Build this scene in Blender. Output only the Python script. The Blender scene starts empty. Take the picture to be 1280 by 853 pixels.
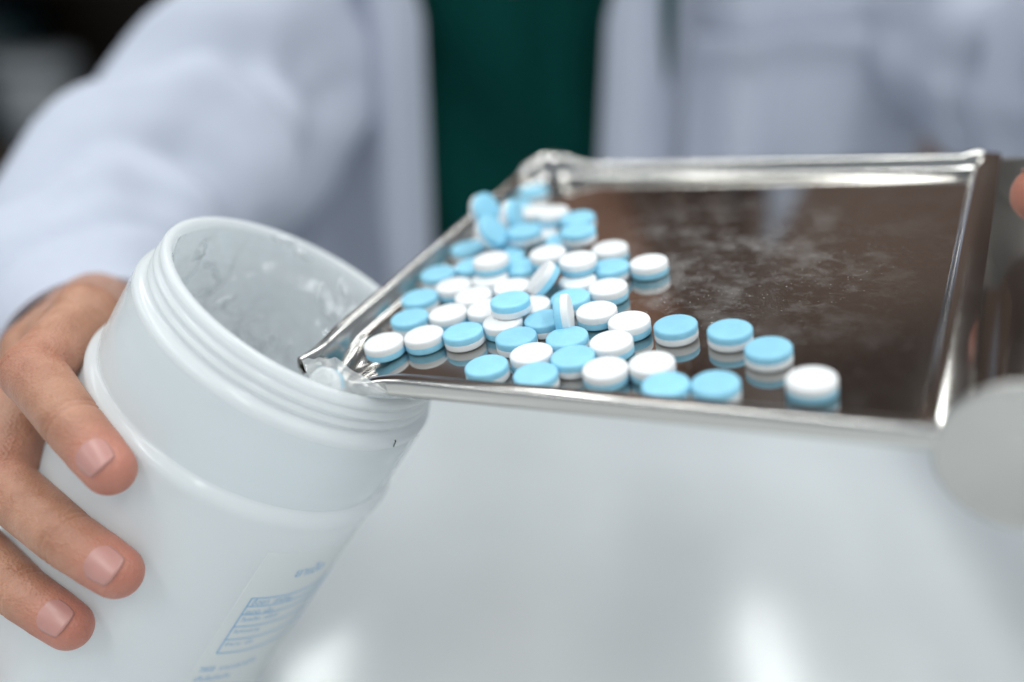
import bpy, bmesh, math, random
from mathutils import Vector, Matrix, noise

random.seed(7)
S = bpy.context.scene
COL = S.collection

# ------------------------------------------------------------------ camera, world, lamps
TABLE_DROP = 0.312                       # the lens is 31 cm above the table top
PITCH = math.radians(27)
cam_d = bpy.data.cameras.new("camera")
cam = bpy.data.objects.new("camera", cam_d)
COL.objects.link(cam)
cam.location = (0, 0, TABLE_DROP)
cam.rotation_euler = (math.radians(90) - PITCH, 0, 0)
cam_d.sensor_width = 36
cam_d.lens = 35
cam_d.clip_start = 0.01
cam_d.clip_end = 50
cam_d.dof.use_dof = True
cam_d.dof.focus_distance = 0.286
cam_d.dof.aperture_fstop = 2.6
cam_d.dof.aperture_blades = 0
S.camera = cam

W = bpy.data.worlds.new("World")
S.world = W
W.use_nodes = True
bg = W.node_tree.nodes["Background"]
bg.inputs[0].default_value = (0.82, 0.91, 1.0, 1)
bg.inputs[1].default_value = 0.40

S.view_settings.view_transform = 'Standard'
S.view_settings.look = 'None'
S.view_settings.exposure = 0.0
S.view_settings.gamma = 1
S.render.engine = 'CYCLES'
S.cycles.use_denoising = True
S.cycles.max_bounces = 16
S.cycles.diffuse_bounces = 10
S.cycles.glossy_bounces = 6
S.cycles.transparent_max_bounces = 16


def tube_lamp(x, y, z, power, sx=0.11, sy=1.2):
    d = bpy.data.lights.new("ceiling_tube", 'AREA')
    d.shape = 'RECTANGLE'
    d.size, d.size_y = sx, sy
    d.energy = power * 0.85
    d.color = (0.955, 0.99, 0.975)
    o = bpy.data.objects.new("ceiling_tube", d)
    COL.objects.link(o)
    o.location = (x, y, z)
    return o


LAMP_Z = 1.78
for lx in (-0.55, 0.72):                 # rows of narrow tubes, all running away from the viewer
    tube_lamp(lx, 1.76, LAMP_Z, 10.0, sx=0.085, sy=1.1)
    tube_lamp(lx, 0.40, LAMP_Z, 10.5)
    tube_lamp(lx, -0.95, LAMP_Z, 13.5)  # unseen pair behind the viewer, added to light bottle front and coat
for lx in (-1.80, 1.97):
    tube_lamp(lx, 0.95, LAMP_Z, 10)
    tube_lamp(lx, -0.55, LAMP_Z, 10)  # side tubes behind the viewer, unseen, added as front fill

# ------------------------------------------------------------------ helpers
F = 1280 * 35 / 36.0
CR = Vector((1, 0, 0))
CU = Vector((0, math.sin(PITCH), math.cos(PITCH)))
CV = Vector((0, math.cos(PITCH), -math.sin(PITCH)))
EYE = Vector((0, 0, TABLE_DROP))


def at(x, y, d):
    """A place in the room found from where the photograph shows it and its distance."""
    return EYE + (CR * ((x - 640) / F) + CU * ((426.5 - y) / F) + CV) * d


def lerp(a, b, t):
    return a + (b - a) * t


def sstep(a, b, x):
    t = max(0.0, min(1.0, (x - a) / (b - a)))
    return t * t * (3 - 2 * t)


def empty(name, label=None, cat=None, group=None, matrix=None):
    o = bpy.data.objects.new(name, None)
    COL.objects.link(o)
    o.empty_display_size = 0.01
    if matrix is not None:
        o.matrix_world = matrix
    if label:
        o["label"] = label
    if cat:
        o["category"] = cat
    if group:
        o["group"] = group
    return o


def link(name, me, parent=None, mat=None, smooth=True):
    o = bpy.data.objects.new(name, me)
    COL.objects.link(o)
    if parent:
        o.parent = parent
    if mat:
        me.materials.clear()
        me.materials.append(mat)
    if smooth:
        me.polygons.foreach_set("use_smooth", [True] * len(me.polygons))
    return o


def mesh(name, verts, faces):
    me = bpy.data.meshes.new(name)
    me.from_pydata([tuple(v) for v in verts], [], faces)
    me.update()
    return me


def grid_faces(nu, nv, close_u=False, close_v=False):
    f = []
    for i in range(nu if close_u else nu - 1):
        for j in range(nv if close_v else nv - 1):
            a, b = i, (i + 1) % nu
            c, d = j, (j + 1) % nv
            f.append((a * nv + c, b * nv + c, b * nv + d, a * nv + d))
    return f


def fix_normals(me):
    bm = bmesh.new()
    bm.from_mesh(me)
    bmesh.ops.recalc_face_normals(bm, faces=bm.faces)
    bm.to_mesh(me)
    bm.free()


def lathe(name, prof, seg=96, close=False):
    """prof: (radius, height) pairs turned about Z."""
    verts = []
    for k in range(seg):
        a = 2 * math.pi * k / seg
        for r, h in prof:
            verts.append((r * math.cos(a), r * math.sin(a), h))
    me = mesh(name, verts, grid_faces(seg, len(prof), True, close))
    bm = bmesh.new()
    bm.from_mesh(me)
    bmesh.ops.remove_doubles(bm, verts=bm.verts, dist=1e-6)
    bmesh.ops.recalc_face_normals(bm, faces=bm.faces)
    bm.to_mesh(me)
    bm.free()
    return me


def applied(o):
    """Bake the modifiers of o into its mesh."""
    dg = bpy.context.evaluated_depsgraph_get()
    me = bpy.data.meshes.new_from_object(o.evaluated_get(dg))
    o.modifiers.clear()
    o.data = me
    me.set_sharp_from_angle(angle=math.radians(42))
    return o


# ------------------------------------------------------------------ materials
def new_mat(name):
    m = bpy.data.materials.new(name)
    m.use_nodes = True
    nt = m.node_tree
    return m, nt, nt.nodes["Principled BSDF"]


def nd(nt, kind, **kw):
    n = nt.nodes.new(kind)
    for k, v in kw.items():
        if k in n.inputs:
            n.inputs[k].default_value = v
        else:
            setattr(n, k, v)
    return n


def ramp(nt, stops):
    r = nt.nodes.new("ShaderNodeValToRGB")
    e = r.color_ramp.elements
    while len(e) < len(stops):
        e.new(0.5)
    for k, (p, c) in enumerate(stops):
        e[k].position = p
        e[k].color = (c, c, c, 1) if isinstance(c, (int, float)) else (*c, 1)
    return r


def simple(name, col, rough, bump=0.0, scale=200.0, var=0.0, **kw):
    m, nt, p = new_mat(name)
    p.inputs["Base Color"].default_value = (*col, 1)
    p.inputs["Roughness"].default_value = rough
    for k, v in kw.items():
        p.inputs[k].default_value = v
    tc = nd(nt, "ShaderNodeTexCoord")
    n = nd(nt, "ShaderNodeTexNoise", Scale=scale, Detail=4.0)
    nt.links.new(tc.outputs["Object"], n.inputs["Vector"])
    if bump:
        b = nd(nt, "ShaderNodeBump", Strength=bump, Distance=0.0004)
        nt.links.new(n.outputs["Fac"], b.inputs["Height"])
        nt.links.new(b.outputs[0], p.inputs["Normal"])
    if var:
        n2 = nd(nt, "ShaderNodeTexNoise", Scale=scale * 0.2, Detail=3.0)
        nt.links.new(tc.outputs["Object"], n2.inputs["Vector"])
        lo = tuple(c * (1 - var) for c in col)
        hi = tuple(min(1, c * (1 + var)) for c in col)
        r = ramp(nt, [(0.3, lo), (0.7, hi)])
        nt.links.new(n2.outputs["Fac"], r.inputs[0])
        nt.links.new(r.outputs[0], p.inputs["Base Color"])
    return m


M_TABLE = simple("glossy_white_table", (0.67, 0.695, 0.70), 0.15, bump=0.02, scale=60, var=0.03)
M_WHITE_PILL = simple("white_tablet", (0.80, 0.805, 0.81), 0.55, bump=0.25, scale=1500, var=0.015)
M_BLUE_PILL = simple("blue_tablet", (0.29, 0.635, 0.82), 0.5, bump=0.25, scale=1500, var=0.05)
M_COAT = simple("white_cotton", (0.485, 0.515, 0.605), 0.85, bump=0.3, scale=900, var=0.02)
M_SCRUB = simple("dark_green_cotton", (0.001, 0.042, 0.036), 0.95, bump=0.3, scale=900, var=0.1, **{'Specular IOR Level': 0.1})
M_HAIR = simple("dark_brown_hair", (0.075, 0.036, 0.022), 0.55, bump=0.5, scale=300)
M_WOOD = simple("dark_brown_wood", (0.035, 0.021, 0.010), 0.6, bump=0.1, scale=20, var=0.3)
M_WALL = simple("grey_brown_wall", (0.165, 0.105, 0.080), 0.7, var=0.15, scale=6)
M_GREYBAG = simple("grey_plastic", (0.16, 0.17, 0.18), 0.5, var=0.1)
M_TEAL = simple("dark_teal_plastic", (0.006, 0.022, 0.028), 0.6, var=0.1)
M_INK = simple("blue_ink", (0.22, 0.45, 0.68), 0.6)
M_BLACK = simple("black_speck", (0.01, 0.01, 0.01), 0.7)
M_STICKER = None


def per_tablet(m, amount):
    """Every tablet a touch lighter or darker than its neighbour."""
    nt = m.node_tree
    p = nt.nodes["Principled BSDF"]
    oi = nd(nt, "ShaderNodeObjectInfo")
    mr = nd(nt, "ShaderNodeMapRange")
    mr.inputs[3].default_value = 1 - amount
    mr.inputs[4].default_value = 1 + amount * .4
    nt.links.new(oi.outputs["Random"], mr.inputs[0])
    hs = nd(nt, "ShaderNodeHueSaturation")
    nt.links.new(mr.outputs[0], hs.inputs["Value"])
    src = p.inputs["Base Color"].links[0].from_socket
    nt.links.new(src, hs.inputs["Color"])
    nt.links.new(hs.outputs[0], p.inputs["Base Color"])


per_tablet(M_WHITE_PILL, .05)
per_tablet(M_BLUE_PILL, .12)


def plastic_mat():
    m, nt, p = new_mat("milky_white_plastic")
    p.inputs["Base Color"].default_value = (0.94, 0.955, 0.962, 1)
    p.inputs["Roughness"].default_value = 0.18
    p.inputs["IOR"].default_value = 1.5
    tr = nd(nt, "ShaderNodeBsdfTranslucent")
    tr.inputs[0].default_value = (0.965, 0.98, 0.985, 1)
    mx = nd(nt, "ShaderNodeMixShader")
    mx.inputs[0].default_value = 0.55
    out = nt.nodes["Material Output"]
    nt.links.new(p.outputs[0], mx.inputs[1])
    nt.links.new(tr.outputs[0], mx.inputs[2])
    nt.links.new(mx.outputs[0], out.inputs[0])
    tc = nd(nt, "ShaderNodeTexCoord")
    n = nd(nt, "ShaderNodeTexNoise", Scale=45.0, Detail=4.0)
    b = nd(nt, "ShaderNodeBump", Strength=0.06, Distance=0.001)
    nt.links.new(tc.outputs["Object"], n.inputs["Vector"])
    nt.links.new(n.outputs["Fac"], b.inputs["Height"])
    nt.links.new(b.outputs[0], p.inputs["Normal"])
    return m


M_HDPE = plastic_mat()
M_STICKER = plastic_mat()
M_STICKER.name = 'thin_milky_sticker'
M_STICKER.node_tree.nodes['Principled BSDF'].inputs['Base Color'].default_value = (0.94, 0.94, 0.925, 1)


def film_mat(name, haze, gloss, rough, crinkle=0.0):
    """Thin clear film: mostly see-through, a little milky, glossy at grazing angles."""
    m, nt, p = new_mat(name)
    nt.nodes.remove(p)
    out = nt.nodes["Material Output"]
    t = nd(nt, "ShaderNodeBsdfTransparent")
    t.inputs[0].default_value = (0.97, 0.985, 0.99, 1)
    d = nd(nt, "ShaderNodeBsdfTranslucent")
    d.inputs[0].default_value = (0.9, 0.93, 0.95, 1)
    g = nd(nt, "ShaderNodeBsdfGlossy", Roughness=rough)
    tcf = nd(nt, "ShaderNodeTexCoord")
    nf = nd(nt, "ShaderNodeTexNoise", Scale=70.0, Detail=2.5, Distortion=0.8)
    nt.links.new(tcf.outputs["Object"], nf.inputs["Vector"])
    rg = nd(nt, "ShaderNodeMath", operation='SUBTRACT')          # ridged: creases where the noise crosses its middle
    rg.inputs[1].default_value = 0.5
    nt.links.new(nf.outputs["Fac"], rg.inputs[0])
    vo = nd(nt, "ShaderNodeMath", operation='ABSOLUTE')
    nt.links.new(rg.outputs[0], vo.inputs[0])
    bf = nd(nt, "ShaderNodeBump", Strength=crinkle, Distance=0.006)
    nt.links.new(vo.outputs[0], bf.inputs["Height"])
    nt.links.new(bf.outputs[0], g.inputs["Normal"])
    m1 = nd(nt, "ShaderNodeMixShader")
    m1.inputs[0].default_value = haze
    m2 = nd(nt, "ShaderNodeMixShader")
    fr = nd(nt, "ShaderNodeLayerWeight", Blend=0.25)
    pw = nd(nt, "ShaderNodeMath", operation='POWER')
    pw.inputs[1].default_value = 3.0
    nt.links.new(bf.outputs[0], fr.inputs["Normal"])
    nt.links.new(fr.outputs["Facing"], pw.inputs[0])
    mu = nd(nt, "ShaderNodeMath", operation='MULTIPLY_ADD')
    mu.inputs[1].default_value = 0.7
    mu.inputs[2].default_value = gloss
    nt.links.new(pw.outputs[0], mu.inputs[0])
    hz = nd(nt, "ShaderNodeMath", operation='MULTIPLY_ADD')
    hz.inputs[1].default_value = 0.75
    hz.inputs[2].default_value = haze
    hz.use_clamp = True
    pw2 = nd(nt, "ShaderNodeMath", operation='POWER')
    pw2.inputs[1].default_value = 2.0
    fr2 = nd(nt, "ShaderNodeLayerWeight", Blend=0.25)
    nt.links.new(fr2.outputs["Facing"], pw2.inputs[0])
    nt.links.new(pw2.outputs[0], hz.inputs[0])
    nt.links.new(hz.outputs[0], m1.inputs[0])
    nt.links.new(t.outputs[0], m1.inputs[1])
    df = nd(nt, "ShaderNodeBsdfDiffuse")
    df.inputs[0].default_value = (0.93, 0.95, 0.96, 1)
    md_ = nd(nt, "ShaderNodeMixShader")
    md_.inputs[0].default_value = 0.55
    nt.links.new(d.outputs[0], md_.inputs[1])
    nt.links.new(df.outputs[0], md_.inputs[2])
    nt.links.new(md_.outputs[0], m1.inputs[2])
    nt.links.new(m1.outputs[0], m2.inputs[1])
    nt.links.new(g.outputs[0], m2.inputs[2])
    nt.links.new(mu.outputs[0], m2.inputs[0])
    nt.links.new(m2.outputs[0], out.inputs[0])
    return m


M_FILM = film_mat("clear_bag_film", 0.14, 0.13, 0.10, 0.35)
M_FLAP = film_mat("folded_bag_film", 0.34, 0.12, 0.08, 0.25)
M_CREASE = film_mat("creased_bag_film", 0.34, 0.34, 0.12, 0.15)
M_SHRINK = film_mat("clear_shrink_film", 0.05, 0.02, 0.12)


def steel_mat(name, rough, dusty):
    m, nt, p = new_mat(name)
    p.inputs["Metallic"].default_value = 1.0
    p.inputs["Base Color"].default_value = (0.50, 0.485, 0.465, 1)
    p.inputs["Roughness"].default_value = rough
    tc = nd(nt, "ShaderNodeTexCoord")
    n = nd(nt, "ShaderNodeTexNoise", Scale=35.0, Detail=6.0)
    nt.links.new(tc.outputs["Object"], n.inputs["Vector"])
    r = ramp(nt, [(0.3, rough * 0.75), (0.75, rough * 1.6)])
    nt.links.new(n.outputs["Fac"], r.inputs[0])
    nt.links.new(r.outputs[0], p.inputs["Roughness"])
    if dusty:
        # tablet powder: smudges, fine specks and rubbed streaks on the steel
        out = nt.nodes["Material Output"]
        d = nd(nt, "ShaderNodeBsdfDiffuse")
        d.inputs[0].default_value = (0.75, 0.75, 0.74, 1)
        n1 = nd(nt, "ShaderNodeTexNoise", Scale=55.0, Detail=9.0, Roughness=0.72, Distortion=0.15)
        n2 = nd(nt, "ShaderNodeTexNoise", Scale=900.0, Detail=2.0)
        n3 = nd(nt, "ShaderNodeTexNoise", Scale=260.0, Detail=5.0, Roughness=0.7, Distortion=1.0)
        for q in (n1, n2):
            nt.links.new(tc.outputs["Object"], q.inputs["Vector"])
        mp = nd(nt, "ShaderNodeMapping")
        mp.inputs["Rotation"].default_value = (0, 0, 0.5)
        mp.inputs["Scale"].default_value = (0.75, 1.0, 1)
        nt.links.new(tc.outputs["Object"], mp.inputs["Vector"])
        nt.links.new(mp.outputs[0], n3.inputs["Vector"])
        # where the tablets have lain and rubbed
        sx = nd(nt, "ShaderNodeVectorMath", operation='DISTANCE')
        sx.inputs[1].default_value = (0.068, 0.085, 0)
        nt.links.new(tc.outputs["Object"], sx.inputs[0])
        area = nd(nt, "ShaderNodeMapRange")
        area.inputs[1].default_value = 0.015
        area.inputs[2].default_value = 0.07
        area.inputs[3].default_value = 1.0
        area.inputs[4].default_value = 0.10
        nt.links.new(sx.outputs["Value"], area.inputs[0])
        r1 = ramp(nt, [(0.48, 0.0), (0.86, 0.36)])
        r2 = ramp(nt, [(0.685, 0.0), (0.74, 0.55)])
        r3 = ramp(nt, [(0.54, 0.0), (0.85, 0.28)])
        nt.links.new(n1.outputs["Fac"], r1.inputs[0])
        nt.links.new(n2.outputs["Fac"], r2.inputs[0])
        nt.links.new(n3.outputs["Fac"], r3.inputs[0])
        a1 = nd(nt, "ShaderNodeMath", operation='ADD')
        a2 = nd(nt, "ShaderNodeMath", operation='MULTIPLY')
        a3 = nd(nt, "ShaderNodeMath", operation='ADD')
        nt.links.new(r1.outputs[0], a1.inputs[0])
        nt.links.new(r3.outputs[0], a1.inputs[1])
        nt.links.new(r2.outputs[0], a3.inputs[1])
        nt.links.new(a1.outputs[0], a3.inputs[0])
        nt.links.new(a3.outputs[0], a2.inputs[0])
        nt.links.new(area.outputs[0], a2.inputs[1])
        mx = nd(nt, "ShaderNodeMixShader")
        nt.links.new(a2.outputs[0], mx.inputs[0])
        nt.links.new(p.outputs[0], mx.inputs[1])
        nt.links.new(d.outputs[0], mx.inputs[2])
        nt.links.new(mx.outputs[0], out.inputs[0])
    return m


M_STEEL = steel_mat("polished_steel", 0.10, False)
M_FLOOR = steel_mat("powdered_steel", 0.06, True)
M_PLATE = steel_mat("brushed_steel", 0.30, False)


def skin_mat():
    m, nt, p = new_mat("skin")
    at_ = nd(nt, "ShaderNodeAttribute", attribute_name="flush")
    tc = nd(nt, "ShaderNodeTexCoord")
    n = nd(nt, "ShaderNodeTexNoise", Scale=75.0, Detail=7.0, Roughness=0.62)
    nt.links.new(tc.outputs["Object"], n.inputs["Vector"])
    r0 = ramp(nt, [(0.32, (0.33, 0.150, 0.090)), (0.5, (0.41, 0.205, 0.130)), (0.68, (0.49, 0.262, 0.175))])
    nt.links.new(n.outputs["Fac"], r0.inputs[0])
    mx = nd(nt, "ShaderNodeMix", data_type='RGBA')
    nt.links.new(at_.outputs["Fac"], mx.inputs[0])
    nt.links.new(r0.outputs[0], mx.inputs[6])
    mx.inputs[7].default_value = (0.52, 0.185, 0.140, 1)
    nt.links.new(mx.outputs[2], p.inputs["Base Color"])
    p.inputs["Roughness"].default_value = 0.48
    p.inputs["Subsurface Weight"].default_value = 0.35
    p.inputs["Subsurface Radius"].default_value = (0.004, 0.0016, 0.0008)
    p.inputs["Subsurface Scale"].default_value = 1.0
    v = nd(nt, "ShaderNodeTexVoronoi", Scale=1100.0)
    nt.links.new(tc.outputs["Object"], v.inputs["Vector"])
    n2 = nd(nt, "ShaderNodeTexNoise", Scale=350.0, Detail=4.0)
    nt.links.new(tc.outputs["Object"], n2.inputs["Vector"])
    ad = nd(nt, "ShaderNodeMath", operation='ADD')
    nt.links.new(v.outputs["Distance"], ad.inputs[0])
    nt.links.new(n2.outputs["Fac"], ad.inputs[1])
    b = nd(nt, "ShaderNodeBump", Strength=0.42, Distance=0.0005)
    nt.links.new(ad.outputs[0], b.inputs["Height"])
    nt.links.new(b.outputs[0], p.inputs["Normal"])
    return m


M_SKIN = skin_mat()
M_NAIL = simple("pink_fingernail", (0.47, 0.235, 0.205), 0.33, var=0.06, scale=800)

# ------------------------------------------------------------------ setting: table top and the dark wall behind
tv = [(-1.6, -0.9, 0), (1.6, -0.9, 0), (1.6, 0.62, 0), (-1.6, 0.62, 0)]
bm = bmesh.new()
bmesh.ops.create_cube(bm, size=1.0, matrix=Matrix.Translation((0, -0.14, -0.02)) @ Matrix.Diagonal((3.2, 1.5, 0.04, 1)))
bmesh.ops.bevel(bm, geom=list(bm.edges), offset=0.004, segments=3, affect='EDGES')
me = bpy.data.meshes.new("table_top")
bm.to_mesh(me)
bm.free()
table = link("table_top", me, None, M_TABLE, smooth=False)
table["kind"] = "structure"

bm = bmesh.new()
bmesh.ops.create_cube(bm, size=1.0, matrix=Matrix.Translation((0, 2.75, 0.8)) @ Matrix.Diagonal((8.0, 0.1, 3.4, 1)))
me = bpy.data.meshes.new("back_wall")
bm.to_mesh(me)
bm.free()
wall = link("back_wall", me, None, M_WALL, smooth=False)
wall["kind"] = "structure"


def box_bm(bm, c, s):
    bmesh.ops.create_cube(bm, size=1.0, matrix=Matrix.Translation(c) @ Matrix.Diagonal((*s, 1)))


def box_obj(name, c, s, mat, parent=None, bev=0.002):
    bm = bmesh.new()
    box_bm(bm, c, s)
    bmesh.ops.bevel(bm, geom=list(bm.edges), offset=bev, segments=2, affect='EDGES')
    me = bpy.data.meshes.new(name)
    bm.to_mesh(me)
    bm.free()
    return link(name, me, parent, mat, smooth=False)


# shelf unit far behind, with a grey tub and a dark bin on it
shelf = empty("shelf_unit", "dark brown wooden shelf unit blurred behind the sleeve", "shelf",
              matrix=Matrix.Translation((-1.05, 1.95, -0.4)))
for z in (0.16, 0.50, 1.05):
    box_obj("shelf_board", (0, 0, z), (1.1, 0.32, 0.03), M_WOOD, shelf)
box_obj("back_board", (0, 0.165, 0.55), (1.1, 0.012, 1.1), M_WOOD, shelf)
for x in (-0.565, 0.565):
    box_obj("side_panel", (x, 0, 0.55), (0.03, 0.32, 1.1), M_WOOD, shelf)
tub = empty("storage_tub", "grey plastic tub blurred on the dark shelf at the far left", "tub",
            matrix=Matrix.Translation((-0.875, 1.86, -0.224)))
link("tub_body", lathe("tub_body", [(0.0, 0.0), (0.055, 0.0), (0.068, 0.01), (0.075, 0.15), (0.0, 0.15)], 40), tub, M_GREYBAG)
link("tub_lid", lathe("tub_lid", [(0.0, 0.151), (0.079, 0.151), (0.08, 0.17), (0.07, 0.178), (0.0, 0.18)], 40), tub, M_GREYBAG)
bin_ = empty("storage_bin", "dark teal bin blurred at the left edge beside the grey tub", "bin",
             matrix=Matrix.Translation((-1.00, 1.98, -0.224)))
link("bin_body", lathe("bin_body", [(0.0, 0.0), (0.075, 0.0), (0.09, 0.01), (0.10, 0.26), (0.0, 0.26)], 40), bin_, M_TEAL)

# ------------------------------------------------------------------ the person: frame of the body
SK = []        # (p0, r0, p1, r1) tapered limbs


def limb(verts, faces, p0, r0, p1, r1, seg=20):
    """A tapered capsule from p0 to p1."""
    ax = (p1 - p0)
    L = ax.length
    if L < 1e-6:
        ax = Vector((0, 0, 1))
    ax.normalize()
    u = ax.orthogonal().normalized()
    w = ax.cross(u)
    rings = []
    for k in range(7):
        a = math.pi / 2 * k / 6
        rings.append((-r0 * math.cos(a), max(r0 * math.sin(a), 1e-5)))
    for k in range(7):
        a = math.pi / 2 * k / 6
        rings.append((L + r1 * math.sin(a), max(r1 * math.cos(a), 1e-5)))
    base = len(verts)
    for h, r in rings:
        for s in range(seg):
            t = 2 * math.pi * s / seg
            verts.append(p0 + ax * h + u * (r * math.cos(t)) + w * (r * math.sin(t)))
    n = len(rings)
    for i in range(n - 1):
        for s in range(seg):
            q = (s + 1) % seg
            faces.append((base + i * seg + s, base + i * seg + q, base + (i + 1) * seg + q, base + (i + 1) * seg + s))
    faces.append(tuple(base + s for s in reversed(range(seg))))
    faces.append(tuple(base + (n - 1) * seg + s for s in range(seg)))


def fused(limbs, voxel, smooth_n, name="body"):
    verts, faces = [], []
    for p0, r0, p1, r1 in limbs:
        limb(verts, faces, Vector(p0), r0, Vector(p1), r1)
    me = mesh(name, verts, faces)
    o = link(name, me)
    md = o.modifiers.new("remesh", 'REMESH')
    md.mode = 'VOXEL'
    md.voxel_size = voxel
    sm = o.modifiers.new("smooth", 'SMOOTH')
    sm.iterations = smooth_n
    sm.factor = 0.5
    return applied(o)


class Finger:
    def __init__(self, joints, radii):
        self.j = [Vector(p) for p in joints]      # MCP, PIP, DIP, tip
        self.r = radii


def hand_limbs(fingers, thumb, wrist, wr, forearm, fr):
    L = []
    for f in fingers:
        for k in range(3):
            L.append((f.j[k], f.r[k], f.j[k + 1], f.r[k + 1]))
        # knuckle swell
        L.append((f.j[1], f.r[1] * 1.07, f.j[1], f.r[1] * 1.07))
        mid = f.j[2].lerp(f.j[3], 0.55)
        L.append((mid, lerp(f.r[2], f.r[3], 0.55) * 1.02, f.j[3], f.r[3]))
        L.append((f.j[0], f.r[0] * 1.15, wrist, wr * 0.9))
    for a, b in zip(fingers[:-1], fingers[1:]):
        m = a.j[0].lerp(b.j[0], 0.5)
        L.append((m, min(a.r[0], b.r[0]) * 1.05, wrist, wr))
        # web between neighbouring fingers
        wa = a.j[0].lerp(a.j[1], 0.22)
        wb = b.j[0].lerp(b.j[1], 0.22)
        L.append((wa, a.r[0] * 0.8, wb, b.r[0] * 0.8))
        L.append((a.j[0], a.r[0], b.j[0], b.r[0]))
    for k in range(3):
        L.append((thumb.j[k], thumb.r[k], thumb.j[k + 1], thumb.r[k + 1]))
    L.append((thumb.j[1], thumb.r[1], fingers[0].j[0], fingers[0].r[0]))
    L.append((wrist, wr, forearm, fr))
    return L


# right hand, round the bottle
RW = at(128, 392, 0.392)
RF = at(100, 315, 0.455)
R_FING = [
    Finger([at(108, 396, .324), at(42, 466, .294), at(91, 531, .2770), at(137, 586, .2700)], [.0098, .0092, .0083, .0074]),
    Finger([at(45, 440, .337), at(2, 604, .299), at(85, 674, .2805), at(146, 715, .2775)], [.0100, .0094, .0084, .0076]),
    Finger([at(10, 505, .347), at(-50, 668, .312), at(27, 741, .2905), at(86, 782, .2862)], [.0096, .0090, .0080, .0072]),
    Finger([at(-35, 570, .357), at(-140, 735, .328), at(-90, 806, .3110), at(-42, 850, .3035)], [.0086, .0080, .0072, .0064]),
]
R_THUMB = Finger([at(118, 425, .372), at(160, 440, .380), at(225, 455, .388), at(290, 470, .382)], [.0125, .0115, .0100, .0088])

# tray frame: e1 along its near edge, e2 away from the viewer, nrm out of its floor
e1 = Vector((0.88842305, -0.431999, 0.15518164)).normalized()
nrm = Vector((-0.172127, -0.000130, 0.985075)).normalized()
nrm = (nrm - e1 * nrm.dot(e1)).normalized()
e2 = nrm.cross(e1)
TO = Vector((-0.03892, 0.24820, -0.140212 + TABLE_DROP))
TRAY = Matrix(((e1.x, e2.x, nrm.x, TO.x), (e1.y, e2.y, nrm.y, TO.y), (e1.z, e2.z, nrm.z, TO.z), (0, 0, 0, 1)))


def tp(s, t, h):
    """Millimetres on the tray -> room."""
    return TRAY @ Vector((s * .001, t * .001, h * .001))


# left hand, holding the trough of the tray from outside the frame
L_THUMB = Finger([tp(222, 118, -16), tp(212, 112, 14), at(1372, 222, .262), at(1303, 243, .262)], [.0125, .0110, .0095, .0080])
L_FING = [
    Finger([tp(226, 96, -18), tp(198, 92, -31), tp(176, 90, -29), tp(160, 90, -25)], [.0098, .0090, .0080, .0072]),
    Finger([tp(229, 76, -18), tp(199, 72, -32), tp(175, 71, -30), tp(158, 71, -25)], [.0098, .0092, .0082, .0074]),
    Finger([tp(231, 56, -18), tp(201, 53, -31), tp(178, 53, -29), tp(162, 53, -25)], [.0094, .0088, .0078, .0070]),
    Finger([tp(233, 38, -18), tp(206, 36, -29), tp(187, 36, -30), tp(172, 36, -27)], [.0086, .0080, .0070, .0062]),
]
LW = tp(268, 118, -8)
LF = tp(320, 180, 10)

BX, BY = 0.0, 0.79              # axis of the trunk
SHZ = 0.42                     # shoulder height over the table
R_EL, R_SH = at(275, 165, .60), Vector((-0.20, 0.79, 0.225))
L_EL, L_SH = at(1370, 90, .62), Vector((0.26, 0.79, 0.215))

person = empty("person", "person in a white lab coat over a dark green top, pouring tablets into a bottle", "person",
               matrix=Matrix.Translation((BX, BY, -0.3)))
PINV = Matrix.Translation((-BX, -BY, 0.3))

hand_r = fused(hand_limbs(R_FING, R_THUMB, RW, .0205, RF, .026), 0.0008, 10, "hand_r")
hand_l = fused(hand_limbs(L_FING, L_THUMB, LW, .0205, LF, .026), 0.0014, 6, "hand_l")
trunk = []
for z, rx, ry in ((-.26, .135, .10), (-.15, .14, .10), (-.02, .13, .10), (.10, .14, .10), (.20, .15, .10), (.28, .15, .09), (.36, .15, .08)):
    for x in (-1, -.5, 0, .5, 1):
        trunk.append(((BX + x * (rx - .085), BY, z), ry * .93, (BX + x * (rx - .085), BY, z + .05), ry * .9))
trunk += [((BX - .07, BY, SHZ - .08), .05, R_SH, .048), ((BX + .07, BY, SHZ - .08), .05, L_SH, .048),
          (R_SH, .047, R_EL, .036), (R_EL, .037, RF, .027), (L_SH, .047, L_EL, .036), (L_EL, .037, LF, .027),
          ((BX, BY, SHZ - .03), .058, (BX, BY - .012, SHZ + .09), .052),
          ((BX, BY - .02, SHZ + .20), .078, (BX, BY - .03, SHZ + .14), .068),
          ((BX, BY - .055, SHZ + .10), .042, (BX, BY - .085, SHZ + .085), .022),
          ((BX, BY - .112, SHZ + .165), .010, (BX, BY - .10, SHZ + .20), .008),
          ((BX - .085, BY, SHZ + .17), .014, (BX - .08, BY, SHZ + .145), .010),
          ((BX + .085, BY, SHZ + .17), .014, (BX + .08, BY, SHZ + .145), .010)]
trunk_o = fused(trunk, 0.008, 6, "trunk")


def flush_of(p, fs):
    """How red the skin is: finger ends and knuckle backs."""
    f = 0.0
    for g in fs:
        f = max(f, 0.95 * math.exp(-((p - g.j[3]).length / .0115) ** 2),
                0.35 * math.exp(-((p - g.j[1]).length / .012) ** 2))
    return min(1.0, f)


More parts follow.
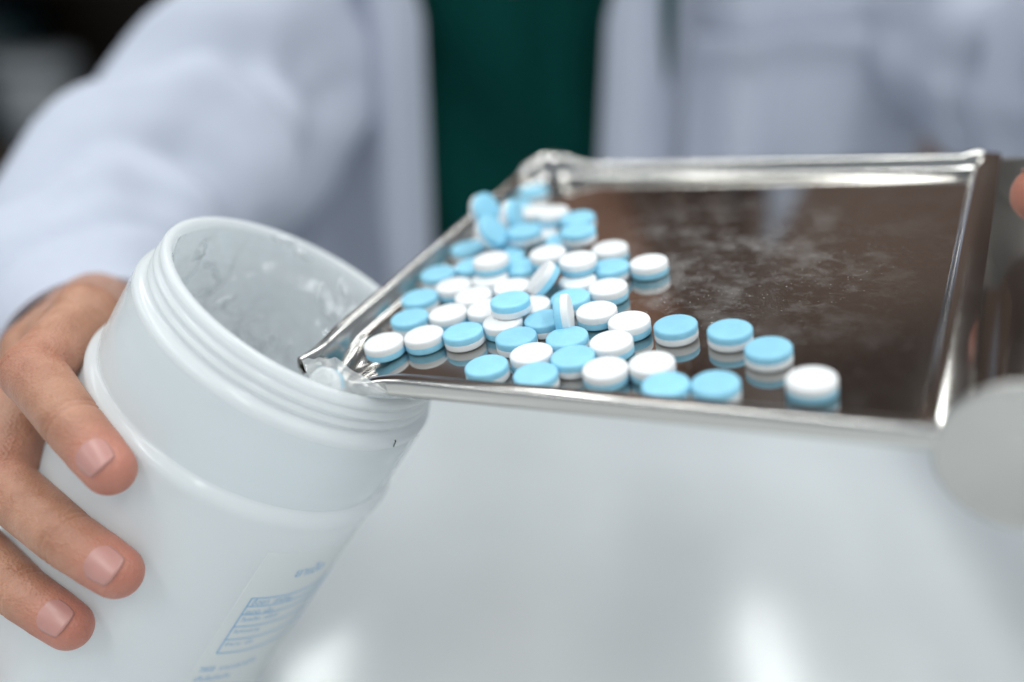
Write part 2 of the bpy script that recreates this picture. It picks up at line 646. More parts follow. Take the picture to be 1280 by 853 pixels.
# crease lines over the finger joints, then one skin mesh
for v in hand_r.data.vertices:
    for f in R_FING:
        for k, n_c in ((1, 3), (2, 2)):
            d = v.co - f.j[k]
            if d.length < 0.014:
                axd = (f.j[k + 1] - f.j[k - 1]).normalized()
                h = d.dot(axd)
                for q in range(n_c):
                    off = (q - (n_c - 1) / 2) * 0.0022 + 0.0004 * noise.noise(v.co * 300)
                    v.co -= d.normalized() * 0.00062 * math.exp(-((h - off) / 0.0006) ** 2)

bmj = bmesh.new()
fl_layer = bmj.verts.layers.float.new("flush")
for ho, fs in ((hand_r, R_FING + [R_THUMB]), (hand_l, L_FING + [L_THUMB]), (trunk_o, [])):
    n0 = len(bmj.verts)
    bmj.from_mesh(ho.data)
    bmj.verts.ensure_lookup_table()
    for v in bmj.verts[n0:]:
        v[fl_layer] = flush_of(v.co, fs) if fs else 0.0
me = bpy.data.meshes.new("body")
bmj.transform(PINV)
bmj.to_mesh(me)
bmj.free()
for ho in (hand_r, hand_l, trunk_o):
    bpy.data.objects.remove(ho)
body = link("body", me, person, M_SKIN)


def fingernail(f, facing, wid, lon, back=0.0030):
    """A bent plate on the back of the last finger joint."""
    ax = (f.j[3] - f.j[2]).normalized()
    up = (facing - ax * facing.dot(ax)).normalized()
    sd = ax.cross(up)
    r = f.r[3] * 1.0
    c = f.j[3] - ax * back
    nu, nv = 17, 15
    verts = []
    for lay in (0, 1):
        for i in range(nu):
            for j in range(nv):
                u = -1 + 2 * i / (nu - 1)
                v = -1 + 2 * j / (nv - 1)
                # squircle outline, broader at the free end
                k = math.sqrt(max(0, 1 - 0.5 * v * v)), math.sqrt(max(0, 1 - 0.5 * u * u))
                uu, vv = u * lerp(k[0], 1, .45), v * lerp(k[1], 1, .45)
                a = uu * wid / r
                h = vv * lon
                rr = r * (1.045 - 0.030 * abs(uu) ** 3 - 0.055 * max(0, vv) ** 2 - 0.035 * max(0, -vv) ** 3) - (0.0006 if lay else 0.0)
                verts.append(c + ax * h + (up * math.cos(a) + sd * math.sin(a)) * rr)
    faces = grid_faces(nu, nv)
    off = nu * nv
    faces += [tuple(q + off for q in reversed(fc)) for fc in grid_faces(nu, nv)]
    rim = [i * nv for i in range(nu)] + [(nu - 1) * nv + j for j in range(1, nv)] + \
          [i * nv + nv - 1 for i in range(nu - 2, -1, -1)] + [j for j in range(nv - 2, 0, -1)]
    for a_, b_ in zip(rim, rim[1:] + rim[:1]):
        faces.append((a_, b_, b_ + off, a_ + off))
    me = mesh("fingernail", [PINV @ v for v in verts], faces)
    fix_normals(me)
    return link("fingernail", me, body, M_NAIL)


for f, px in zip(R_FING, ((118, 566), (128, 712), (66, 772), (-60, 830))):
    tocam = (EYE - f.j[3]).normalized()
    lift = CU * 0.15 - CR * 0.35
    fingernail(f, tocam + lift, f.r[3] * 0.70, f.r[3] * 0.80)
fingernail(L_THUMB, nrm, .0062, .0068)

# ------------------------------------------------------------------ clothing
def cloth_noise(p, sc):
    return noise.noise(p * sc)


def trunk_front(x, z):
    """Depth (y) of the chest surface at x, z."""
    a, b = (.215 if x < BX else .320), .105
    q = min(1.0, abs(x - BX) / a)
    return BY - b * math.sqrt(max(0.0, 1 - q ** 2.6))


def front_cloth(name, x0f, x1f, z0, z1, gap, fold, nu, nv, mat, thick, seed, parent):
    verts = []
    for i in range(nu):
        for j in range(nv):
            u = i / (nu - 1)
            zt = min(z1, .445 - .98 * max(0.0, abs(lerp(x0f(z1), x1f(z1), u) - BX) - .05))     # sloping shoulders
            z = lerp(z0, zt, j / (nv - 1))
            x = lerp(x0f(z), x1f(z), u)
            y = trunk_front(x, z) - gap
            y -= fold(x, z)
            verts.append(PINV @ Vector((x, y, z)))
    me = mesh(name, verts, grid_faces(nu, nv))
    fix_normals(me)
    o = link(name, me, parent, mat)
    sd = o.modifiers.new("thickness", 'SOLIDIFY')
    sd.thickness = thick
    sd.offset = -1
    return applied(o)


def fold_r(x, z):      # image-left panel: lapel band near the opening, deep fold beside it
    w = 0.018 * math.exp(-((x + .078 - .03 * (z - .15)) / .020) ** 2)
    w += -0.009 * math.exp(-((x + .125 - .12 * (z - .15)) / .022) ** 2)
    w += 0.016 * math.exp(-((x + .165 - .25 * (z - .15)) / .020) ** 2)
    return w * 1.6 + 0.014 * noise.noise(Vector((x * 17, z * 5, 3.1)))


def fold_l(x, z):
    w = 0.014 * math.exp(-((x - .075 + .05 * (z - .15)) / .022) ** 2)
    w += -0.010 * math.exp(-((x - .118 + .10 * (z - .15)) / .018) ** 2)
    w += 0.010 * math.exp(-((x - .150 + .05 * (z - .15)) / .022) ** 2)
    return w * 1.9 + 0.014 * noise.noise(Vector((x * 15, z * 5, 9.7)))


def open_w(z):         # half width of the coat's opening
    return 0.058 + 0.22 * max(0.0, z - .21)


scrub = front_cloth("scrub_top", lambda z: BX - .105, lambda z: BX + .105, -.28, .36, .010,
                    lambda x, z: 0.022 * noise.noise(Vector((x * 17 + z * 8, z * 7, 1.0))) - 0.006 * math.exp(-((x - .02) / .012) ** 2),
                    48, 48, M_SCRUB, .0015, 1, person)
# V neck: drop the cloth that lies over the bare throat
bm = bmesh.new()
bm.from_mesh(scrub.data)
dead = []
for fc in bm.faces:
    c = fc.calc_center_median() + Vector((BX, BY, -.3))
    if c.z > .226 and abs(c.x) < (c.z - .226) * 0.9:
        dead.append(fc)
bmesh.ops.delete(bm, geom=dead, context='FACES')
bm.to_mesh(scrub.data)
bm.free()

coat = empty("lab_coat", matrix=person.matrix_world)
coat.parent = person
coat.matrix_parent_inverse = person.matrix_world.inverted()
front_cloth("front_panel", lambda z: BX - .216, lambda z: BX - open_w(z), -.29, .42, .022, fold_r, 80, 60, M_COAT, .0022, 2, coat)
fp = front_cloth("front_panel", lambda z: BX + open_w(z) + .001, lambda z: BX + .321, -.29, .42, .022, fold_l, 80, 60, M_COAT, .0022, 3, coat)
# pocket on the image-right panel
front_cloth("pocket", lambda z: BX + .118, lambda z: BX + .235, -.02, .198,
            .029, lambda x, z: fold_l(x, z) * .9 + .010 * math.exp(-((z - .198 + .10 * abs(x - .175)) / .014) ** 2), 40, 40, M_COAT, .002, 4, coat)
# back of the coat
verts = []
for i in range(40):
    for j in range(20):
        x = lerp(-.216, .320, i / 39)
        z = lerp(-.29, min(.42, .445 - .98 * max(0.0, abs(x) - .05)), j / 19)
        q = min(1.0, abs(x) / (.2161 if x < 0 else .3201))
        verts.append(PINV @ Vector((BX + x, BY + .115 * math.sqrt(1 - q ** 2.6) + .004, z)))
me = mesh("back_panel", verts, grid_faces(40, 20))
o = link("back_panel", me, coat, M_COAT)
md = o.modifiers.new("thickness", 'SOLIDIFY')
md.thickness = .002
applied(o)


def sleeve(path, seg=96, rings=90, seed=0.0, folds=()):
    """path: (point, radius). A cloth tube with slack folds and a hemmed cuff."""
    pts = [Vector(p) for p, r in path]
    rad = [r for p, r in path]
    n = len(pts)
    verts = []
    up0 = Vector((0, 0, 1))
    for i in range(rings):
        f = i / (rings - 1) * (n - 1)
        k = min(int(f), n - 2)
        t = f - k

        def cat(a, b, c, d, t):
            return 0.5 * ((2 * b) + (c - a) * t + (2 * a - 5 * b + 4 * c - d) * t * t + (3 * b - a - 3 * c + d) * t ** 3)
        P = [pts[max(0, k - 1)], pts[k], pts[k + 1], pts[min(n - 1, k + 2)]]
        Q = [rad[max(0, k - 1)], rad[k], rad[k + 1], rad[min(n - 1, k + 2)]]
        c = cat(*P, t)
        r = cat(*Q, t)
        c2 = cat(*P, min(1.0, t + .02)) - cat(*P, max(0.0, t - .02))
        ax = c2.normalized()
        sd = ax.cross(up0).normalized()
        up = sd.cross(ax)
        g = i / (rings - 1)
        for s in range(seg):
            a = 2 * math.pi * s / seg
            d = sd * math.cos(a) + up * math.sin(a)
            q = c + d * r
            amp = 0.26 * sstep(1.0, .9, g) + .03
            w = amp * (noise.noise(q * 11 + Vector((seed, 0, 0))) + .5 * noise.noise(q * 28 + Vector((0, seed, 0))))
            for (g0, slope, wid, am) in folds:
                w += am * math.exp(-((g - g0 - slope * math.sin(a + seed)) / wid) ** 2)
            verts.append(PINV @ (c + d * r * (1 + w)))
    me = mesh("sleeve", verts, grid_faces(rings, seg, False, True))
    fix_normals(me)
    o = link("sleeve", me, coat, M_COAT)
    md = o.modifiers.new("thickness", 'SOLIDIFY')
    md.thickness = .0022
    md.offset = -1
    return applied(o)


sleeve([(R_SH + Vector((.02, 0, .01)), .064), (at(362, -40, .71), .066), (at(336, 60, .66), .066), (at(282, 165, .59), .060),
        (at(192, 250, .52), .056), (at(130, 335, .455), .0505), (at(118, 415, .405), .0430), (at(130, 462, .376), .0375)],
       seed=2.0, folds=((.34, .14, .035, -.26), (.42, .12, .035, .14), (.52, .12, .035, -.30), (.60, .10, .03, .14), (.69, .09, .028, -.26), (.77, .07, .028, .16), (.86, .07, .022, -.20)))
sleeve([(L_SH + Vector((-.03, 0, .01)), .062), (L_SH.lerp(L_EL, .5), .070), (L_EL, .072), (L_EL.lerp(LF, .5), .054),
        (LF, .048), (LF.lerp(LW, .6), .044)],
       seed=5.0, folds=((.4, .1, .03, -.12), (.6, .08, .03, -.1)))
# hair, unseen above the frame, added for its brown reflection in the steel
hv, hf = [], []
limb(hv, hf, Vector((BX, BY + .012, SHZ + .215)), .086, Vector((BX, BY + .03, SHZ + .14)), .078, 40)
hm = mesh("hair", [PINV @ v for v in hv], hf)
bm = bmesh.new()
bm.from_mesh(hm)
bmesh.ops.delete(bm, geom=[v for v in bm.verts if (v.co.y + BY < BY - .045 and v.co.z - .3 < SHZ + .235)], context='VERTS')
bm.to_mesh(hm)
bm.free()
bm = bmesh.new()
bm.from_mesh(hm)
lv, lf = [], []
for sx in (-1, 1):                      # long strands before both shoulders, added to brown the tray's reflection
    for k in range(4):
        x0, x1 = sx * (.072 + .010 * k), sx * (.052 + .024 * k)
        y1 = trunk_front(BX + x1, .30) - .040
        limb(lv, lf, PINV @ Vector((BX + x0, BY - .01 - .008 * (3 - k), SHZ + .20)), .020, PINV @ Vector((BX + x0 * 1.05, BY - .085, SHZ + .02)), .020, 14)
        limb(lv, lf, PINV @ Vector((BX + x0 * 1.05, BY - .085, SHZ + .02)), .020, PINV @ Vector((BX + x1, y1, .275 + .012 * k)), .011, 14)
lm = mesh("added_locks", lv, lf)
bm.from_mesh(lm)
bm.to_mesh(hm)
bm.free()
link("hair", hm, person, M_HAIR)

# ------------------------------------------------------------------ the bottle
BA = Vector((0.53380631, 0.0551934, 0.8438036)).normalized()
BC = Vector((-0.06211668, 0.27863882, -0.12936612 + TABLE_DROP))
bu = (Vector((0, -1, 0)) - BA * Vector((0, -1, 0)).dot(BA)).normalized()    # towards the viewer
bw = BA.cross(bu)
BOT = Matrix(((bu.x, bw.x, BA.x, BC.x), (bu.y, bw.y, BA.y, BC.y), (bu.z, bw.z, BA.z, BC.z), (0, 0, 0, 1)))
BINV = BOT.inverted()

bottle = empty("plastic_bottle", "large white plastic bottle tilted in the hand, open mouth with clear bag lining", "bottle", matrix=BOT)
mm = lambda L: [(r * .001, h * .001) for r, h in L]
outer = [(43.9, -0.6), (44.3, 0.0), (45.6, 0.15), (46.5, -0.3), (46.9, -1.2), (46.8, -2.3), (46.3, -2.9), (46.0, -3.6),
         (46.6, -4.2), (47.3, -4.9), (47.4, -5.6), (46.9, -6.3), (46.2, -6.8), (46.1, -7.5),
         (46.8, -8.0), (47.4, -8.7), (47.3, -9.4), (46.7, -10.0), (46.3, -10.5), (46.5, -11.1),
         (48.2, -11.6), (49.6, -12.3), (50.0, -13.2), (50.0, -14.2), (49.6, -15.0), (49.2, -16.0),
         (49.2, -24.0), (49.2, -34.0), (49.2, -38.6), (49.4, -39.6), (50.3, -40.6), (51.4, -41.7), (52.0, -42.9), (52.0, -44.2),
         (51.5, -45.8), (50.9, -48.0), (50.5, -52.0), (50.5, -90.0), (50.5, -150.0), (50.2, -158.0), (48.5, -163.5), (45.0, -165.5),
         (0.0, -164.0)]
inner = [(0.0, -161.5), (44.0, -163.0), (47.6, -158.0), (48.3, -150.0), (48.3, -60.0), (48.0, -46.0), (46.6, -40.0), (46.5, -20.0),
         (46.0, -16.0), (44.0, -12.0), (43.8, -6.0), (43.8, -1.2)]
link("bottle_body", lathe("bottle_body", mm(outer + inner), 160, True), bottle, M_HDPE)
# clear shrink film round the shoulder
sh = []
for i in range(128):
    a = 2 * math.pi * i / 128
    for j in range(14):
        h = lerp(-15.2, -39.5, j / 13)
        r = 50.05 + .18 * noise.noise(Vector((math.cos(a) * 4, math.sin(a) * 4, h * .12))) - (.45 if j in (0, 13) else 0)
        sh.append((r * .001 * math.cos(a), r * .001 * math.sin(a), h * .001))
sh_me = mesh("shrink_band", sh, grid_faces(128, 14, True))
link("shrink_band", sh_me, bottle, M_SHRINK)


def on_bottle(px, py, rad):
    """Angle and height (mm) on the bottle wall where the photograph shows px, py."""
    d = (at(px, py, 1.0) - EYE)
    o_ = BINV @ EYE
    d = BINV.to_3x3() @ d
    A = d.x ** 2 + d.y ** 2
    B = 2 * (o_.x * d.x + o_.y * d.y)
    C_ = o_.x ** 2 + o_.y ** 2 - (rad * .001) ** 2
    t = (-B - math.sqrt(max(0, B * B - 4 * A * C_))) / (2 * A)
    p = o_ + d * t
    return math.degrees(math.atan2(p.y, p.x)), p.z * 1000


A_LBL = on_bottle(315, 748, 50.7)       # upper left corner of the printed table
print("label corner", A_LBL, on_bottle(345, 700, 50.7), on_bottle(265, 825, 50.7), on_bottle(365, 716, 50.7), on_bottle(370, 735, 50.7))


def wall_pt(mm_right, h, rad):
    a = math.radians(A_LBL[0]) + mm_right / rad
    return Vector((rad * math.cos(a), rad * math.sin(a), h)) * .001


def wall_patch(name, x0, x1, h0, h1, rad, mat, parent, n=14):
    verts = []
    for i in range(n):
        for r_ in (rad, rad - .25):
            for h in (h0, h1):
                verts.append(wall_pt(lerp(x0, x1, i / (n - 1)), h, r_))
    faces = []
    for i in range(n - 1):
        b, c = i * 4, (i + 1) * 4
        faces += [(b, c, c + 1, b + 1), (b + 2, b + 3, c + 3, c + 2), (b, b + 2, c + 2, c), (b + 1, c + 1, c + 3, b + 3)]
    faces += [(0, 1, 3, 2), ((n - 1) * 4, (n - 1) * 4 + 2, (n - 1) * 4 + 3, (n - 1) * 4 + 1)]
    me = mesh(name, verts, faces)
    fix_normals(me)
    return link(name, me, parent, mat, smooth=False)


H0 = A_LBL[1]
label = wall_patch("label", -4.0, 62, H0 - 62, H0 + 19, 50.68, M_STICKER, bottle, 30)


def print_text(txt, x, h, size):
    cu = bpy.data.curves.new("print", 'FONT')
    cu.body = txt
    cu.size = size
    o = bpy.data.objects.new("print", cu)
    COL.objects.link(o)
    dg = bpy.context.evaluated_depsgraph_get()
    me = bpy.data.meshes.new_from_object(o.evaluated_get(dg))
    bpy.data.objects.remove(o)
    for v in me.vertices:
        v.co = wall_pt(x + v.co.x, h + v.co.y, 50.76)
    return me


bm = bmesh.new()
rows = [("ชื่อยา  สามัญ", 0, 2.6, 3.0), ("ขนาด  เม็ด", 0, 6.6, 2.4), ("วันผลิต  ครั้งที่", 0, 9.9, 2.4),
        ("วันหมดอายุ", 0, 15.2, 2.2), ("จำนวน  เม็ด", 0, 21.0, 2.2)]
for txt, x, dz, sz in rows:
    bm.from_mesh(print_text(txt, 0.9, H0 - dz - 0.3, sz))
bm.from_mesh(print_text("ยาเม็ด", 10.5, H0 + 8.2, 5.2))
bm.from_mesh(print_text("วิธีใช้  ตามแพทย์สั่ง", -2.2, H0 - 33.0, 2.8))
bm.from_mesh(print_text("เก็บในที่แห้ง", -2.2, H0 - 37.5, 2.8))
me = bpy.data.meshes.new("label_print")
bm.to_mesh(me)
bm.free()
link("label_print", me, label, M_INK, smooth=False)
for dz in (0, 3.6, 7.2, 12.6, 18.4, 24.6):
    wall_patch("printed_line", 0, 46, H0 - dz - .14, H0 - dz + .14, 50.79, M_INK, label, 20)
wall_patch("printed_line", -.14, .14, H0 - 24.6, H0, 50.82, M_INK, label, 2)

# black fibre caught on the collar
sa, shh = on_bottle(493, 554, 50.4)
fv, ff = [], []
for k in range(7):
    t = k / 6
    p0 = Vector((50.5 * math.cos(math.radians(sa + t * 1.6 - .8)), 50.5 * math.sin(math.radians(sa + t * 1.6 - .8)), shh + 1.1 - 2.0 * t + .5 * math.sin(t * 5))) * .001
    t2 = (k + 1) / 6
    p1 = Vector((50.5 * math.cos(math.radians(sa + t2 * 1.6 - .8)), 50.5 * math.sin(math.radians(sa + t2 * 1.6 - .8)), shh + 1.1 - 2.0 * t2 + .5 * math.sin(t2 * 5))) * .001
    if k < 6:
        limb(fv, ff, p0, .00018, p1, .00018, 6)
fo = link("black_fibre", mesh("black_fibre", fv, ff), None, M_BLACK)
fo.matrix_world = BOT
fo["label"] = "tiny black fibre stuck to the bottle just under its threaded neck"
fo["category"] = "fibre"

# ---- clear bag inside the bottle
bag = empty("plastic_bag", "crumpled clear plastic bag lining the inside of the white bottle", "plastic bag", matrix=BOT)


def crumple(p, sc):
    a = abs(noise.noise(p * sc))
    b = abs(noise.noise(p * sc * 2.1 + Vector((5, 1, 7))))
    return (1 - a) ** 3 - .5 + .5 * ((1 - b) ** 3 - .5)


verts = []
NU, NV = 260, 90
for i in range(NU):
    a = 2 * math.pi * i / NU
    for j in range(NV):
        g = j / (NV - 1)
        h = lerp(-1.8, -95, g ** 1.2)
        base = lerp(43.0, 37.5, sstep(0, .25, g)) - 5 * sstep(.5, 1.0, g)
        p = Vector((math.cos(a) * 1.0, math.sin(a) * 1.0, h * .022))
        r = base + lerp(.6, 5.0, sstep(0, .2, g)) * crumple(p, 1.7) + .7 * sstep(.03, .2, g) * crumple(p, 5)
        r = min(r, 43.3)
        verts.append(Vector((r * math.cos(a), r * math.sin(a), h + 1.2 * noise.noise(p * 4) * sstep(0, .05, g))) * .001)
me = mesh("bag_lining", verts, grid_faces(NU, NV, True))
link("bag_lining", me, bag, M_FILM)

# sharp creases standing off the lining
def far_wall(px, py, rad):
    d = BINV.to_3x3() @ (at(px, py, 1.0) - EYE)
    o_ = BINV @ EYE
    A = d.x ** 2 + d.y ** 2
    B = 2 * (o_.x * d.x + o_.y * d.y)
    t = (-B + math.sqrt(max(0, B * B - 4 * A * (o_.x ** 2 + o_.y ** 2 - (rad * .001) ** 2)))) / (2 * A)
    q = o_ + d * t
    return math.atan2(q.y, q.x), q.z * 1000


cv, cf = [], []
rc = random.Random(11)
for px, py, ln, tilt, wd in ((248, 312, 9, 1.9, 1.6), (262, 330, 7, .5, 1.3), (272, 344, 11, 1.0, 1.5), (258, 362, 10, -.5, 1.5), (276, 378, 12, -.6, 1.7),
                             (292, 388, 9, .3, 1.4), (300, 412, 10, 1.5, 1.6), (316, 420, 9, .8, 1.4), (330, 432, 10, 1.8, 1.6), (346, 426, 9, 1.1, 1.3), (318, 398, 8, -.4, 1.2),
                             (356, 300, 10, .2, 1.4), (380, 318, 8, .4, 1.2), (404, 372, 12, 1.3, 1.6), (414, 392, 9, .9, 1.5), (430, 366, 11, 1.0, 1.4), (362, 440, 9, 1.4, 1.4)):
    a0, h0 = far_wall(px, py, 38.5)
    nb = len(cv)
    for k in range(9):
        t = k / 8 - .5
        bend = .9 * math.sin(t * 4 + rc.random())
        da = (math.cos(tilt) * ln * t + bend * math.sin(tilt)) / 38.0
        dh = math.sin(tilt) * ln * t - bend * math.cos(tilt)
        w_ = wd * (1 - (2 * t) ** 2) * (.7 + .6 * rc.random())
        for q_, (off, inn) in enumerate(((-w_, 0), (-.3 * w_, 1.5 * w_ * .8), (.15 * w_, 1.9 * w_ * .8), (w_, .2))):
            aa = a0 + da + off * -math.sin(tilt) / 38.0
            hh = h0 + dh + off * math.cos(tilt)
            rr = 38.6 - inn
            cv.append(Vector((rr * math.cos(aa), rr * math.sin(aa), hh)) * .001)
    for k in range(8):
        for q_ in range(3):
            b_ = nb + k * 4 + q_
            cf.append((b_, b_ + 1, b_ + 5, b_ + 4))
cm = mesh("bag_creases", cv, cf)
link("bag_creases", cm, bag, M_CREASE)

# loose flap of the bag lying over the pouring lip of the tray
flap_uv = [[(378, 452), (400, 448), (424, 452), (452, 468), (480, 484), (512, 492)],
           [(382, 466), (404, 462), (428, 464), (456, 478), (484, 489), (514, 495)],
           [(392, 478), (412, 478), (436, 481), (462, 487), (488, 493), (516, 498)],
           [(402, 486), (424, 490), (446, 493), (468, 496), (492, 499), (520, 501)]]
dep = [[.292, .284, .279, .276, .277, .280], [.287, .279, .274, .273, .275, .280], [.281, .274, .2705, .272, .276, .282], [.277, .272, .2705, .274, .279, .285]]
NR, NC = 40, 60
verts = []


def bil(G, u, v):
    fu, fv_ = u * (len(G) - 1), v * (len(G[0]) - 1)
    i, j = min(int(fu), len(G) - 2), min(int(fv_), len(G[0]) - 2)
    a, b = fu - i, fv_ - j
    a, b = a * a * (3 - 2 * a) * .5 + a * .5, b * b * (3 - 2 * b) * .5 + b * .5
    return (G[i][j] * (1 - a) + G[i + 1][j] * a) * (1 - b) + (G[i][j + 1] * (1 - a) + G[i + 1][j + 1] * a) * b


FP = [[at(*flap_uv[i][j], dep[i][j]) for j in range(6)] for i in range(4)]
for i in range(NR):
    for j in range(NC):
        q = bil(FP, i / (NR - 1), j / (NC - 1))
        q = q + nrm * (.0018 * crumple(q, 70))
        verts.append(BINV @ q)
me = mesh("bag_flap", verts, grid_faces(NR, NC))
link("bag_flap", me, bag, M_FLAP)

# ------------------------------------------------------------------ the steel counting tray
tray = empty("counting_tray", "shiny steel tablet counting tray tilted over the bottle, smudged with powder", "tray", matrix=TRAY)
S0, S1, T1, RC = -20.0, 145.5, 167.5, 11.0


def spout(s, t, h):
    """Bends the near left corner down into a fluted pouring lip."""
    k = sstep(2.0, -24.0, s) * sstep(26.0, -2.0, t)
    d = 9.5 * k
    ang = math.atan2(t + 14, s + 46)
    kf = sstep(2.0, -16.0, s) * sstep(22.0, 2.0, t) * sstep(-9, -3, s + t + 6)
    fl = 0.9 * math.sin(ang * 25 + .6) * kf
    return h - d + fl


verts = []
ss = [0, .008, .02, .035, .05, .065, .08, .095, .11, .125, .14, .16, .18, .21, .25, .3, .36, .44, .52, .6, .68, .76, .84, .92, 1]
ts = [-9, -7, -5, -3, -1.5, 0, 1.5, 3, 4.5, 6, 7.5, 9, 11, 13, 15, 17.5, 20, 23, 27, 32, 40, 50, 60, 72, 84, 96, 108, 120, 132, 144, 152, 156.5] + \
     [T1 - RC + RC * math.sin(math.radians(q)) for q in range(6, 91, 6)]
SPL = 0
cols = []
for s_ in range(61):
    u = s_ / 60
    cols.append(u ** 1.6)
for t in ts:
    s_min = S0
    if t > T1 - RC:
        q = t - (T1 - RC)
        s_min = S0 + RC - math.sqrt(max(0, RC * RC - q * q))
    s_max = S1
    if t < 0:
        s_max = lerp(-1.0, -5.5, -t / 9)      # only the lip runs out past the near edge
        s_min = lerp(S0, -26, -t / 9)
    for u in cols:
        s = lerp(s_min, s_max, u)
        verts.append(Vector((s, t, spout(s, t, 0) + .25 * noise.noise(Vector((s * .02, t * .02, 4))))) * .001)
nu_, nv_ = len(ts), len(cols)
faces = []
t_zero = ts.index(0)
for i in range(nu_ - 1):
    if i == t_zero - 1:
        # the lip row joins the floor along its own width only
        pass
    for j in range(nv_ - 1):
        faces.append((i * nv_ + j, i * nv_ + j + 1, (i + 1) * nv_ + j + 1, (i + 1) * nv_ + j))
# rows just before t = 0 would fan out under the near wall: cut them, then stitch a finer lip instead
faces = [f for f in faces if f[0] // nv_ >= t_zero]
lip0 = len(verts)
LN = 36
lip_t = [0, -1, -2, -3, -4, -5]
for t in lip_t:
    a = lerp(S0, -24.0, -t / 5)
    b = lerp(0.0, -5.0, -t / 5)
    for k in range(LN):
        s = lerp(a, b, k / (LN - 1))
        verts.append(Vector((s, t + .02, spout(s, t, 0))) * .001)
for i in range(len(lip_t) - 1):
    for k in range(LN - 1):
        a = lip0 + i * LN + k
        faces.append((a, a + 1, a + LN + 1, a + LN))
me = mesh("tray_floor", verts, faces)
bm = bmesh.new()
bm.from_mesh(me)
bmesh.ops.delete(bm, geom=[v for v in bm.verts if not v.link_faces], context='VERTS')
bm.to_mesh(me)
bm.free()
fix_normals(me)
o = link("tray_floor", me, tray, M_FLOOR)
md = o.modifiers.new("thickness", 'SOLIDIFY')
md.thickness = .0006
md.offset = -1 if me.polygons[0].normal.z > 0 else 1
applied(o)

PROF = [(-.3, .12), (.7, .25), (1.5, .8), (2.2, 1.8), (2.9, 3.3), (3.6, 4.9), (4.2, 5.8), (4.9, 6.25), (5.7, 6.2), (6.4, 5.6), (6.7, 4.7), (6.4, 3.8), (5.7, 3.3)]


NEAR = [(-.3, .12), (.6, .4), (1.1, 1.2), (1.5, 2.6), (1.8, 4.2), (2.1, 5.0), (2.6, 5.35), (3.2, 5.45), (4.2, 5.47), (5.2, 5.46), (6.0, 5.42), (6.5, 5.25), (6.85, 4.8), (7.0, 4.2), (7.05, 3.2), (7.0, 2.0), (6.9, 1.0), (6.5, .5)]


def sweep(name, path, mat=M_STEEL, parent=None, PROF=PROF, stay=0.0):
    """path: (s, t, outward s, outward t, height scale, width scale)."""
    verts = []
    for s, t, a, b, hs, ws in path:
        for u, v in PROF:
            x, y = s + a * u * ws, t + b * u * ws
            verts.append(Vector((x, y, spout(x, t, 0) * (.9 - stay * max(0.0, v) / 6.3) + v * hs)) * .001)
    me = mesh(name, verts, grid_faces(len(path), len(PROF)))
    fix_normals(me)
    o = link(name, me, parent or tray, mat)
    md = o.modifiers.new("thickness", 'SOLIDIFY')
    md.thickness = .0006
    md.offset = 0
    return applied(o)


path = []
for k in range(24):                                        # left wall, from the lip back
    t = lerp(3.4, 30, (k / 23) ** 1.2)
    flare = sstep(20, 0, t)
    path.append((S0 - 5.0 * flare ** 2, t, -1, -.15 * flare, 1.12 - .15 * flare, 1 - .25 * flare))
for k in range(1, 30):
    path.append((S0, lerp(30, T1 - RC, k / 29), -1, 0, 1.12 + .06 * sstep(20, 29, k), 1))
for k in range(1, 25):                                     # far left corner, pulled up and dented where the sheet was folded
    q = k / 24
    a = math.pi - q * math.pi / 2
    dent = .10 * math.sin(q * math.pi * 4) * math.sin(q * math.pi)
    path.append((S0 + RC + RC * math.cos(a), T1 - RC + RC * math.sin(a), math.cos(a), math.sin(a),
                 1.18 + .42 * math.sin(q * math.pi) ** .7 + dent, 1 + .25 * math.sin(q * math.pi) - dent))
for k in range(1, 50):
    q = k / 49
    s = lerp(S0 + RC, S1 + 2, q)
    pin = .25 * math.exp(-((s - S0 - RC - 4) / 3.0) ** 2)
    cr = .22 * sstep(.965, .985, q) * math.sin(q * 900)
    path.append((s, T1, 0, 1, .80 + pin + cr, .80 + cr))
sweep("rim", path, stay=.75)

path = []
for k in range(50):                                        # near wall; its left end dips and curls out beside the lip
    q = k / 49
    s = lerp(S1 + 3, -9, q ** .8)
    dip = sstep(14, -9, s)
    path.append((s, -4.2 * dip ** 2 * .8, -.35 * dip, -1, 1.0 - .45 * dip, .85))
sweep("rim", path, PROF=NEAR)

# ridge between the floor and the trough
path_r = [(.3, 0.1), (.8, .6), (1.15, 1.6), (1.5, 2.7), (2.0, 3.3), (2.8, 3.6), (4.2, 3.7), (6.2, 3.55), (8.0, 3.25), (9.4, 2.95)]
verts = []
ts2 = [lerp(-4.5, T1 + 9, k / 40) for k in range(41)]
for t in ts2:
    for u, v in path_r:
        verts.append(Vector((S1 - 1.6 + u, t, v)) * .001)
me = mesh("divider_ridge", verts, grid_faces(len(ts2), len(path_r)))
fix_normals(me)
o = link("divider_ridge", me, tray, M_STEEL)
md = o.modifiers.new("thickness", 'SOLIDIFY')
md.thickness = .0006
md.offset = 0
applied(o)

